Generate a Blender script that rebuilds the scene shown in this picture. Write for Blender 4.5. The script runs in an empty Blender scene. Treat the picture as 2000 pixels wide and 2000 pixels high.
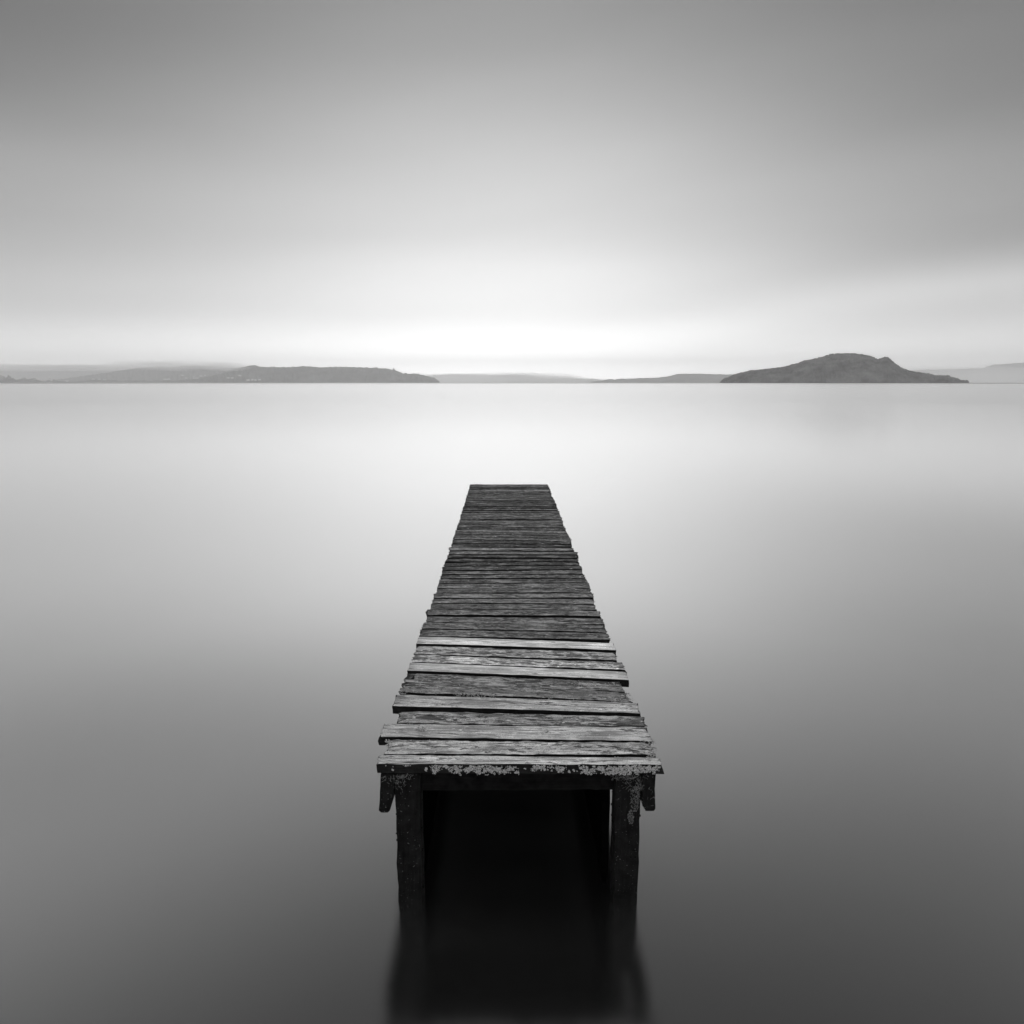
import bpy, bmesh, math, random
import numpy as np
from mathutils import Vector, Matrix, noise as mnoise

random.seed(7)
rng = np.random.default_rng(7)
D2R = math.radians
scene = bpy.context.scene
COL = scene.collection

# ------------------------------------------------------------------ camera
F_PX = 1500.0                 # focal length in pixels of the 2000 px photograph
TILT = math.atan(253 / F_PX)  # looking slightly down: horizon above the middle
YAW = math.atan(14 / F_PX)
DECK_Z = 0.67                 # top of the pier above the water
CAM_Z = DECK_Z + 1.60
cam_d = bpy.data.cameras.new('camera')
cam = bpy.data.objects.new('camera', cam_d)
COL.objects.link(cam)
cam.location = (0, 0, CAM_Z)
cam.rotation_euler = (math.pi / 2 - TILT, 0, -YAW)
cam_d.sensor_width = 36
cam_d.lens = F_PX / 2000 * 36
cam_d.clip_start = 0.05
cam_d.clip_end = 60000
scene.camera = cam
ROT = cam.rotation_euler.to_matrix()

def ray(px, py):
    return ROT @ Vector(((px - 1000) / F_PX, -(py - 1000) / F_PX, -1))

def on_z(px, py, z):
    d = ray(px, py)
    t = (z - CAM_Z) / d.z
    return Vector((d.x * t, d.y * t, z))

def on_y(px, py, y):
    d = ray(px, py)
    t = y / d.y
    return Vector((d.x * t, y, CAM_Z + d.z * t))

# ------------------------------------------------------------------ helpers
def new_obj(name, verts, faces, mats, parent=None, mat_idx=None, smooth=False, loc=(0, 0, 0)):
    me = bpy.data.meshes.new(name)
    me.from_pydata([tuple(v) for v in verts], [], faces)
    for m in mats:
        me.materials.append(m)
    if mat_idx is not None:
        me.polygons.foreach_set('material_index', mat_idx)
    if smooth:
        me.polygons.foreach_set('use_smooth', [True] * len(me.polygons))
    me.update()
    o = bpy.data.objects.new(name, me)
    COL.objects.link(o)
    o.location = loc
    if parent:
        o.parent = parent
    return o

def bm_obj(name, bm, mats, parent=None, smooth=False, loc=(0, 0, 0)):
    bmesh.ops.recalc_face_normals(bm, faces=bm.faces[:])
    me = bpy.data.meshes.new(name)
    bm.to_mesh(me)
    bm.free()
    for m in mats:
        me.materials.append(m)
    if smooth:
        me.polygons.foreach_set('use_smooth', [True] * len(me.polygons))
    o = bpy.data.objects.new(name, me)
    COL.objects.link(o)
    o.location = loc
    if parent:
        o.parent = parent
    return o

def tag(o, label=None, cat=None, group=None, kind=None):
    if label: o['label'] = label
    if cat: o['category'] = cat
    if group: o['group'] = group
    if kind: o['kind'] = kind
    return o

class NT:
    """small helper around a node tree"""
    def __init__(self, tree):
        self.t = tree
        self.n = tree.nodes
        self.n.clear()
    def node(self, typ, **kw):
        nd = self.n.new(typ)
        for k, v in kw.items():
            setattr(nd, k, v)
        return nd
    def link(self, a, b):
        self.t.links.new(a, b)
    def put(self, sock, v):
        if isinstance(v, bpy.types.NodeSocket):
            self.link(v, sock)
        else:
            sock.default_value = v
    def m(self, op, a, b=None, c=None, clamp=False):
        nd = self.node('ShaderNodeMath', operation=op, use_clamp=clamp)
        self.put(nd.inputs[0], a)
        if b is not None: self.put(nd.inputs[1], b)
        if c is not None: self.put(nd.inputs[2], c)
        return nd.outputs[0]
    def mr(self, v, a, b, c=0.0, d=1.0, smooth=True):
        nd = self.node('ShaderNodeMapRange', interpolation_type='SMOOTHSTEP' if smooth else 'LINEAR', clamp=True)
        self.put(nd.inputs['Value'], v)
        for k, x in (('From Min', a), ('From Max', b), ('To Min', c), ('To Max', d)):
            self.put(nd.inputs[k], x)
        return nd.outputs['Result']
    def mixf(self, f, a, b):
        nd = self.node('ShaderNodeMix', data_type='FLOAT')
        self.put(nd.inputs[0], f); self.put(nd.inputs[2], a); self.put(nd.inputs[3], b)
        return nd.outputs[0]
    def noise(self, vec, scale, detail=3, rough=0.55, w=None, dist=0.0):
        nd = self.node('ShaderNodeTexNoise', noise_dimensions='4D' if w is not None else '3D')
        self.put(nd.inputs['Vector'], vec)
        if w is not None: self.put(nd.inputs['W'], w)
        nd.inputs['Scale'].default_value = scale
        nd.inputs['Detail'].default_value = detail
        nd.inputs['Roughness'].default_value = rough
        nd.inputs['Distortion'].default_value = dist
        return nd.outputs['Fac']
    def vscale(self, vec, s):
        nd = self.node('ShaderNodeVectorMath', operation='MULTIPLY')
        self.put(nd.inputs[0], vec); nd.inputs[1].default_value = s
        return nd.outputs[0]
    def ramp(self, v, pts, interp='B_SPLINE'):
        nd = self.node('ShaderNodeValToRGB')
        r = nd.color_ramp
        r.interpolation = interp
        while len(r.elements) > 1:
            r.elements.remove(r.elements[-1])
        r.elements[0].position = pts[0][0]
        r.elements[0].color = (pts[0][1],) * 3 + (1,)
        for p, c in pts[1:]:
            e = r.elements.new(p)
            e.color = (c, c, c, 1)
        self.put(nd.inputs[0], v)
        return nd.outputs[0]
    def attr(self, name):
        return self.node('ShaderNodeAttribute', attribute_type='OBJECT', attribute_name=name).outputs['Fac']

def new_mat(name):
    m = bpy.data.materials.new(name)
    m.use_nodes = True
    return m, NT(m.node_tree)

def finish(nt, col, rough, bump=None, bump_strength=0.5, bump_dist=0.002, spec=0.3):
    p = nt.node('ShaderNodeBsdfPrincipled')
    nt.put(p.inputs['Base Color'], col)
    nt.put(p.inputs['Roughness'], rough)
    p.inputs['Specular IOR Level'].default_value = spec
    if bump is not None:
        b = nt.node('ShaderNodeBump')
        b.inputs['Strength'].default_value = bump_strength
        b.inputs['Distance'].default_value = bump_dist
        nt.link(bump, b.inputs['Height'])
        nt.link(b.outputs[0], p.inputs['Normal'])
    o = nt.node('ShaderNodeOutputMaterial')
    nt.link(p.outputs[0], o.inputs['Surface'])
    return p

# ------------------------------------------------------------------ materials
def weathered_wood():
    m, t = new_mat('weathered_wood')
    tc = t.node('ShaderNodeTexCoord').outputs['Object']
    rnd = t.node('ShaderNodeObjectInfo').outputs['Random']
    w = t.m('MULTIPLY', rnd, 90.0)
    tone, mottle, half, hw = t.attr('tone'), t.attr('mottle'), t.attr('half_length'), t.attr('half_width')
    grain = t.noise(t.vscale(tc, (5.0, 150.0, 90.0)), 1.0, 5, 0.62, w)
    fine = t.noise(t.vscale(tc, (16.0, 420.0, 300.0)), 1.0, 3, 0.6, w)
    blot = t.noise(t.vscale(tc, (4.0, 13.0, 13.0)), 1.0, 4, 0.6, w)
    patch = t.noise(t.vscale(tc, (17.0, 62.0, 60.0)), 1.0, 7, 0.74, w)
    speck = t.noise(tc, 330.0, 3, 0.7, w)
    # bleached base with streaks along the grain
    wide = t.noise(t.vscale(tc, (1.6, 30.0, 20.0)), 1.0, 3, 0.6, t.m('ADD', w, 5.0))
    a = t.mr(grain, 0.40, 0.60, 0.42, 1.50, False)
    a = t.m('MULTIPLY', a, t.mr(wide, 0.40, 0.60, 0.74, 1.22, False))
    a = t.m('MULTIPLY', a, t.mr(fine, 0.38, 0.62, 0.66, 1.32, False))
    a = t.m('MULTIPLY', a, t.mr(blot, 0.40, 0.60, 0.66, 1.30))
    a = t.m('MULTIPLY', a, t.mr(speck, 0.40, 0.60, 0.55, 1.45, False))
    soft = t.m('MULTIPLY', t.m('SUBTRACT', 1.0, mottle), 0.42)      # smooth sound boards show less figure
    a = t.mixf(soft, a, 1.0)
    base = t.m('MULTIPLY', a, tone)
    # dark worn / algae covered patches, crisp edged; more of them the more a board is mottled
    pm = t.m('ADD', t.m('MULTIPLY', patch, 0.6), t.m('MULTIPLY', blot, 0.4))
    thr = t.mixf(mottle, 0.615, 0.478)
    pm = t.mr(t.m('SUBTRACT', pm, thr), -0.008, 0.020, 0.0, 1.0)
    base = t.mixf(pm, base, t.m('MULTIPLY', base, 0.22))
    # broad pale scuffs left where the grey skin survives
    s2 = t.noise(t.vscale(tc, (4.5, 14.0, 14.0)), 1.0, 7, 0.74, t.m('ADD', w, 71.0))
    s2m = t.m('MULTIPLY', t.mr(s2, 0.535, 0.575, 0.0, 1.0), t.mr(speck, 0.42, 0.56, 0.15, 1.0))
    s2m = t.m('MULTIPLY', s2m, t.mr(mottle, 0.1, 0.6, 0.1, 1.0))
    base = t.mixf(s2m, base, t.m('ADD', t.m('MULTIPLY', tone, 1.0), 0.19))
    # stained ends
    sx = t.node('ShaderNodeSeparateXYZ'); t.link(tc, sx.inputs[0])
    ex = t.m('SUBTRACT', half, t.m('ABSOLUTE', sx.outputs[0]))
    ex = t.m('ADD', ex, t.m('MULTIPLY', t.m('SUBTRACT', patch, 0.5), 0.16))
    em = t.mr(ex, -0.01, 0.085, 0.62, 0.0)
    base = t.mixf(t.m('MULTIPLY', em, t.mr(patch, 0.36, 0.56, 1.0, 0.4)), base, t.m('MULTIPLY', base, 0.3))
    # pale highlight painted along the front edges, for light caught on their rounding
    fe = t.m('ADD', t.m('ADD', hw, sx.outputs[1]), t.m('MULTIPLY', t.m('SUBTRACT', patch, 0.5), 0.10))
    fem = t.m('MULTIPLY', t.mr(fe, 0.0, 0.026, 0.75, 0.0), t.mr(blot, 0.4, 0.6, 0.15, 1.0))
    base = t.mixf(fem, base, t.m('ADD', tone, 0.12))
    # pale crusts and scuffs
    sc = t.noise(t.vscale(tc, (26.0, 85.0, 60.0)), 1.0, 4, 0.62, t.m('ADD', w, 13.0))
    scm = t.mr(sc, 0.612, 0.65, 0.0, 0.95)
    base = t.mixf(scm, base, t.m('ADD', t.m('MULTIPLY', tone, 1.0), 0.24))
    # small pale flecks of lichen and droppings
    fk = t.noise(t.vscale(tc, (22.0, 30.0, 30.0)), 1.0, 4, 0.6, t.m('ADD', w, 93.0))
    base = t.mixf(t.m('MULTIPLY', t.mr(fk, 0.635, 0.67, 0.0, 0.9), mottle), base, t.m('ADD', tone, 0.30))
    # drying cracks along the grain
    ck = t.noise(t.vscale(tc, (1.6, 46.0, 10.0)), 1.0, 2, 0.5, t.m('ADD', w, 31.0), 0.3)
    ckd = t.m('ABSOLUTE', t.m('SUBTRACT', ck, 0.5))
    gate = t.mr(t.noise(t.vscale(tc, (3.0, 9.0, 9.0)), 1.0, 2, 0.5, t.m('ADD', w, 47.0)), 0.47, 0.54)
    ckm = t.m('MULTIPLY', t.mr(ckd, 0.006, 0.018, 1.0, 0.0), gate)
    base = t.mixf(ckm, base, t.m('MULTIPLY', base, 0.2))
    h = t.m('ADD', t.m('MULTIPLY', grain, 0.8), t.m('MULTIPLY', patch, 0.5))
    h = t.m('SUBTRACT', h, t.m('MULTIPLY', ckm, 1.2))
    finish(t, base, 0.85, h, 0.7, 0.004, 0.2)
    return m

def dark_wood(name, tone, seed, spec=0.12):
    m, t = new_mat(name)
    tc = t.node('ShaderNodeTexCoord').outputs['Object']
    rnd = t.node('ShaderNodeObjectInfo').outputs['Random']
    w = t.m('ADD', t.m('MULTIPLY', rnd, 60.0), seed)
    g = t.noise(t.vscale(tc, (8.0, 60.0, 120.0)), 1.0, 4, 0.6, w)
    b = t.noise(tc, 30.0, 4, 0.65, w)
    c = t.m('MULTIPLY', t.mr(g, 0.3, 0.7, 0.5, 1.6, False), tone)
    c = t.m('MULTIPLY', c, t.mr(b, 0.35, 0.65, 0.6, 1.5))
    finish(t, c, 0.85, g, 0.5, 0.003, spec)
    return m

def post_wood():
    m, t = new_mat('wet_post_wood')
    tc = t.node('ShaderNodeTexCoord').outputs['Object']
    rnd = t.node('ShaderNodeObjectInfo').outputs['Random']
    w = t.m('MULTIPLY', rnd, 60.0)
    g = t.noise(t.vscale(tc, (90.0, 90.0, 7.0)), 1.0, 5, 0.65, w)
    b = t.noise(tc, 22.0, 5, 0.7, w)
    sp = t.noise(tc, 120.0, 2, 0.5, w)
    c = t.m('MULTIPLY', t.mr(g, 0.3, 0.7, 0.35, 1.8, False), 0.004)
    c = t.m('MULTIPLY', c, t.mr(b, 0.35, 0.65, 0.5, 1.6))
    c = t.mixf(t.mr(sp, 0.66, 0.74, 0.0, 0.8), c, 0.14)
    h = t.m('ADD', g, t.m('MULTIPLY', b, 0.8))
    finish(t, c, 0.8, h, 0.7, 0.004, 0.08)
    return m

def flat_noise_mat(name, lo, hi, scale, rough=0.9, detail=4, spec=0.1, bump=None):
    m, t = new_mat(name)
    tc = t.node('ShaderNodeTexCoord').outputs['Object']
    n = t.noise(tc, scale, detail, 0.65)
    c = t.mr(n, 0.3, 0.7, lo, hi, False)
    finish(t, c, rough, n if bump else None, 0.6, bump or 0.001, spec)
    return m

M_TOP = weathered_wood()
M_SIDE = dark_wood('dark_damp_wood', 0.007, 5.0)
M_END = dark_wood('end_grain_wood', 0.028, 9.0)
M_BREAK = dark_wood('broken_pale_wood', 0.13, 11.0)
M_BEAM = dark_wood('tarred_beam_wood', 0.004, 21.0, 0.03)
M_BLACK = dark_wood('black_blocker_wood', 0.0015, 33.0, 0.0)  # near-black, only for the added boards that block reflections under the deck
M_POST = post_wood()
M_LICHEN = flat_noise_mat('pale_lichen', 0.05, 0.52, 210.0, 0.95, 4, 0.05)
M_WEB = flat_noise_mat('dusty_cobweb', 0.10, 0.26, 60.0, 0.95)
M_MOSS = flat_noise_mat('dry_moss', 0.015, 0.17, 160.0, 0.95, 5, 0.05, 0.003)
M_FOREST = flat_noise_mat('forest_canopy', -0.02, 0.13, 0.022, 0.95, 6, 0.02)
M_HILL = flat_noise_mat('far_forest', 0.0, 0.11, 0.012, 0.95, 6, 0.02)
M_WALL = flat_noise_mat('painted_weatherboard', 0.45, 0.6, 0.5)
M_ROOF = flat_noise_mat('pale_iron_roof', 0.25, 0.36, 0.5)
M_ROOFD = flat_noise_mat('dark_iron_roof', 0.07, 0.1, 0.5)
M_BARK = flat_noise_mat('bark', 0.04, 0.07, 3.0)

# ------------------------------------------------------------------ world
SUN_EL, SUN_AZ = D2R(84), D2R(0)
world = bpy.data.worlds.new('World')
scene.world = world
world.use_nodes = True
t = NT(world.node_tree)
gen = t.node('ShaderNodeTexCoord').outputs['Generated']
sep = t.node('ShaderNodeSeparateXYZ'); t.link(gen, sep.inputs[0])
X, Y, Z = sep.outputs
el = t.m('ARCSINE', t.m('MAXIMUM', t.m('MINIMUM', Z, 0.9999), 0.0))
az = t.m('ARCTAN2', X, Y)
u = t.m('POWER', t.m('DIVIDE', el, math.pi / 2), 0.5)

def eu(deg):
    return math.sqrt(max(deg, 0) / 90.0)
# sky luminance against elevation (deg): straight ahead / left / right / behind, all halved
S = 0.1      # ramps hold values up to 1
def prof(pts):
    return [(eu(e), v * S) for e, v in pts]
SKY_EL = [0, 1, 2, 4, 6, 8, 10, 13, 16, 20, 24, 28, 31.5, 35, 38, 41, 44, 50, 60, 75, 90]
SKY_C = [4.8994, 3.9572, 3.015, 1.3473, 1.2134, 1.0644, 0.8452, 0.7396, 0.6283, 0.4136, 0.3125, 0.225, 0.135, 0.0782, 0.044, 0.0193, 0.0088, 0.0045, 0.22, 1.6, 2.0]
SKY_L = [2.0369, 1.7655, 1.5053, 0.6328, 0.596, 0.4355, 0.3764, 0.3678, 0.1975, 0.1487, 0.1018, 0.225, 0.171, 0.1408, 0.096, 0.055, 0.034, 0.018, 0.22, 1.6, 2.0]
SKY_R = [1.8317, 1.5875, 1.3825, 0.7262, 0.7284, 0.3716, 0.3339, 0.3251, 0.1846, 0.1918, 0.13, 0.088, 0.072, 0.0455, 0.0304, 0.0154, 0.008, 0.006, 0.22, 1.6, 2.0]
rC = t.ramp(u, prof(list(zip(SKY_EL, SKY_C))))
rL = t.ramp(u, prof(list(zip(SKY_EL, SKY_L))))
rR = t.ramp(u, prof(list(zip(SKY_EL, SKY_R))))
rB = t.ramp(u, prof([(0, .85), (10, .85), (25, .75), (40, .45), (60, .5), (75, 1.6), (90, 2.0)]))
aaz = t.m('ABSOLUTE', az)
wgt = t.m('SUBTRACT', 1.0, t.m('EXPONENT', t.m('MULTIPLY', t.m('POWER', t.m('DIVIDE', aaz, 0.40), 2.0), -1.0)))
wgt = t.m('DIVIDE', wgt, 0.895, clamp=True)
side = t.mixf(t.mr(az, -0.15, 0.15), rL, rR)
lum = t.mixf(wgt, rC, side)
lum = t.mixf(t.mr(aaz, 1.0, 2.2), lum, rB)
lum = t.m('MULTIPLY', lum, 1.0 / S)
# long cloud edge to the right, with a lighter strip under it
ep = t.m('SUBTRACT', el, t.m('MULTIPLY_ADD', az, 0.125, 0.052))
rg = t.m('MULTIPLY', t.mr(az, 0.03, 0.30), t.mr(az, 0.6, 1.0, 1.0, 0.0))
def bump(c, s):
    return t.m('EXPONENT', t.m('MULTIPLY', t.m('POWER', t.m('DIVIDE', t.m('SUBTRACT', ep, c), s), 2.0), -1.0))
k = t.m('ADD', t.m('MULTIPLY', bump(0.028, 0.026), -0.09), t.m('MULTIPLY', bump(-0.012, 0.018), 0.07))
k = t.m('ADD', k, t.m('MULTIPLY', bump(-0.048, 0.018), -0.05))
lum = t.m('MULTIPLY', lum, t.m('MULTIPLY_ADD', k, rg, 1.0))
# faint drawn-out cloud texture
cv = t.node('ShaderNodeCombineXYZ')
t.put(cv.inputs[0], t.m('MULTIPLY', az, 1.1)); t.put(cv.inputs[1], t.m('MULTIPLY', t.m('MULTIPLY_ADD', az, -0.12, el), 7.0))
cn = t.noise(cv.outputs[0], 1.6, 2, 0.45)
lum = t.m('MULTIPLY', lum, t.mr(cn, 0.3, 0.7, 0.965, 1.035, False))
bg = t.node('ShaderNodeBackground')
t.put(bg.inputs['Color'], lum); bg.inputs['Strength'].default_value = 1.0
# thin share of clear sky above the cloud (neutral grey, this is a black-and-white place)
sky = t.node('ShaderNodeTexSky', sky_type='NISHITA', sun_disc=False)
sky.sun_elevation = SUN_EL; sky.sun_rotation = SUN_AZ
bw = t.node('ShaderNodeRGBToBW'); t.link(sky.outputs[0], bw.inputs[0])
bg2 = t.node('ShaderNodeBackground'); t.link(bw.outputs[0], bg2.inputs['Color']); bg2.inputs['Strength'].default_value = 0.05
mx = t.node('ShaderNodeMixShader'); mx.inputs[0].default_value = 0.97
t.link(bg2.outputs[0], mx.inputs[1]); t.link(bg.outputs[0], mx.inputs[2])
ow = t.node('ShaderNodeOutputWorld'); t.link(mx.outputs[0], ow.inputs['Surface'])

sun_d = bpy.data.lights.new('sun', 'SUN')
sun_d.energy = 0.75
sun_d.angle = D2R(20)
sun = bpy.data.objects.new('sun', sun_d)
COL.objects.link(sun)
sd = Vector((math.sin(SUN_AZ) * math.cos(SUN_EL), math.cos(SUN_AZ) * math.cos(SUN_EL), math.sin(SUN_EL)))
sun.rotation_euler = sd.to_track_quat('Z', 'Y').to_euler()
sun.location = (0, 0, 30)

# ------------------------------------------------------------------ water
def build_water():
    m, t = new_mat('still_lake_water')
    # long-exposure water: a smooth sheet that mirrors almost everything at a grazing look, less when looked down on
    lw = t.node('ShaderNodeLayerWeight'); lw.inputs['Blend'].default_value = 0.5
    cosv = t.m('SUBTRACT', 1.0, lw.outputs['Facing'])
    refl = t.mr(cosv, 0.30, 1.0, 0.985, 0.45, False)
    cc = t.node('ShaderNodeCombineColor')
    for k_ in range(3): t.link(refl, cc.inputs[k_])
    gl = t.node('ShaderNodeBsdfGlossy', distribution='BECKMANN')
    t.link(cc.outputs[0], gl.inputs['Color'])
    geo = t.node('ShaderNodeNewGeometry')
    ln = t.node('ShaderNodeVectorMath', operation='LENGTH'); t.link(geo.outputs['Position'], ln.inputs[0])
    near = t.mr(ln.outputs['Value'], 2.2, 10.0, 0.185, 0.145)
    far = t.m('ADD', t.mr(ln.outputs['Value'], 12.0, 120.0, 0.0, 0.11), t.mr(ln.outputs['Value'], 900.0, 3500.0, 0.0, 0.3))
    t.link(t.m('ADD', near, far), gl.inputs['Roughness'])   # wind-ruffled far out
    # weak diffuse tone added to lift the water, stronger when looked down on
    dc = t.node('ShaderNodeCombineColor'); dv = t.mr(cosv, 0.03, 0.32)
    # brightness painted into the water: none round the pier, most out to its left
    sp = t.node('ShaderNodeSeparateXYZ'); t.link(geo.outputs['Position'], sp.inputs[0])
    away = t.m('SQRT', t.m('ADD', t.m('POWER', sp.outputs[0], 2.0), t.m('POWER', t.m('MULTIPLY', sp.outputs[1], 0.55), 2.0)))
    painted_light = t.m('MULTIPLY', t.mr(away, 2.0, 5.2, 0.0, 0.115), t.mr(sp.outputs[0], 5.0, -2.5, 0.05, 1.0))
    dv = t.m('MULTIPLY', dv, t.m('ADD', painted_light, 0.005))
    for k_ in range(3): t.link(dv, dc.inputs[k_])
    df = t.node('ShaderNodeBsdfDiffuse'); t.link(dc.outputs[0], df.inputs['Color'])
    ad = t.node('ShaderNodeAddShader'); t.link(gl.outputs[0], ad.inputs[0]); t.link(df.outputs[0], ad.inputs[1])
    o = t.node('ShaderNodeOutputMaterial'); t.link(ad.outputs[0], o.inputs['Surface'])
    n = 96
    rad = [0, 2, 6, 15, 40, 120, 400, 1200, 4000, 9000, 16200]
    verts = [(0, 0, 0)]; faces = []
    for r in rad[1:]:
        for i in range(n):
            a = 2 * math.pi * i / n
            verts.append((r * math.sin(a), r * math.cos(a), 0))
    for i in range(n):
        faces.append((0, 1 + (i + 1) % n, 1 + i))
    for k in range(len(rad) - 2):
        for i in range(n):
            a = 1 + k * n + i; b = 1 + k * n + (i + 1) % n
            faces.append((a, b, b + n, a + n))
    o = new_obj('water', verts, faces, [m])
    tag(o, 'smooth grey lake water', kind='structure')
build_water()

# ------------------------------------------------------------------ pier
# front edge of each plank's top: left x, y, right x, y ; back edge: left y, right y (photo pixels), tone, mottle, ragged, height offset
NEAR = [
 (735, 1490, 1296, 1492, 1473, 1478, .42, .5, .6, 0),
 (750, 1469, 1282, 1471, 1442.5, 1448, .38, .68, 1.3, 0),
 (741, 1436.5, 1274, 1445, 1411.5, 1418, .40, .46, .6, 0),
 (773, 1409.5, 1263, 1416, 1386.5, 1398, .28, .85, 1.2, 0),
 (766, 1377, 1252, 1391.5, 1355, 1371, .39, .52, .4, 0),
 (776.5, 1348.5, 1235.5, 1369, 1331, 1350, .20, .75, 1.6, 0),
 (791, 1330.4, 1225, 1349.3, 1312.5, 1331, .22, .8, 1.3, 0),
 (796, 1308, 1229, 1326.5, 1292.5, 1311, .50, .10, .2, 0),
 (803, 1290.7, 1225, 1306, 1276.5, 1292, .66, .93, .9, 0),
 (808, 1275, 1208, 1288, 1259, 1273, .42, .95, 1.0, 0),
 (813, 1255.5, 1204, 1268.5, 1242, 1255, .66, .12, .3, 0),
 (819, 1240, 1193, 1248, 1228, 1235.5, .17, .85, .8, 0),
 (822, 1226, 1186, 1233.5, 1214, 1219.5, .175, .85, .8, 0),
 (830, 1213, 1181, 1217.5, 1203, 1206, .18, .85, .8, 0),
 (832, 1199, 1175, 1201.5, 1189, 1192, .18, .85, .9, 0),
 (838, 1187.3, 1167, 1190.5, 1178, 1180, .165, .85, .7, 0),
 (842, 1176.5, 1163, 1178, 1169, 1169, .18, .8, .7, 0),
 (845, 1166, 1161, 1165, 1158, 1157.5, .20, .8, .7, 0),
 (850, 1156.5, 1155, 1156, 1148.5, 1148, .15, .85, .7, 0),
 (853, 1147, 1153, 1146.2, 1139, 1137.5, .16, .85, .6, 0),
]
FAR = [  # left x, y, right x, y of the front edge; tone
 (855, 1137.3, 1148, 1136, .19), (859, 1128.5, 1144, 1127, .20), (861, 1120.3, 1139, 1118.6, .18), (863, 1112.5, 1137, 1110.3, .16),
 (867, 1104.3, 1133, 1102.5, .19), (870, 1095.4, 1131, 1095, .18), (873, 1087.4, 1130, 1088, .15), (876, 1081, 1129, 1081.5, .18),
 (876.5, 1073.2, 1122, 1074.2, .17), (880, 1067, 1118, 1068.5, .15), (882, 1059, 1117, 1062, .19), (885, 1052, 1116, 1056.2, .22),
 (886, 1047.4, 1114, 1051, .17), (888, 1041.6, 1112, 1045.5, .15), (889.5, 1037.3, 1109, 1040.4, .14), (891.5, 1032.6, 1106, 1034.5, .14),
 (893, 1027.8, 1103, 1029.2, .15), (894, 1023.3, 1101, 1024.6, .15), (895.5, 1018.5, 1100, 1019.4, .16), (898, 1013.7, 1098.5, 1013.9, .14),
 (898.5, 1008.6, 1096.5, 1009.2, .14), (900, 1004, 1094.5, 1004.6, .15), (902, 999.3, 1093, 1000, .15), (903, 995, 1091, 995.5, .15),
 (904.5, 991, 1089.5, 991.6, .14), (906, 987.6, 1088.5, 988.2, .15), (907, 984.1, 1087, 984.5, .15), (908, 980.3, 1085, 980.5, .15),
 (908.6, 977, 1083.5, 977, .14), (909, 973.6, 1082, 973.5, .15), (910.5, 969.7, 1079.2, 969.6, .15), (911.5, 966, 1078.5, 966, .16),
 (912.8, 962.1, 1077.5, 962, .16), (914, 958.3, 1075.8, 958.4, .18), (915, 955.2, 1074.5, 955.2, .17), (916, 952.5, 1073.2, 952.5, .15),
 (916.5, 949.6, 1071.5, 949.6, .40), (918, 947.1, 1071, 947.1, .16),
]

pier = bpy.data.objects.new('wooden_pier', None)
COL.objects.link(pier)
pier.location = (0, 3.05, 0)
tag(pier, 'weathered grey plank pier on dark wooden posts running straight out over the lake', 'pier')
PV = Vector(pier.location)

def fbm(x, y, z, o=3):
    return mnoise.fractal(Vector((x, y, z)), 1.0, 2.0, o)

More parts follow.
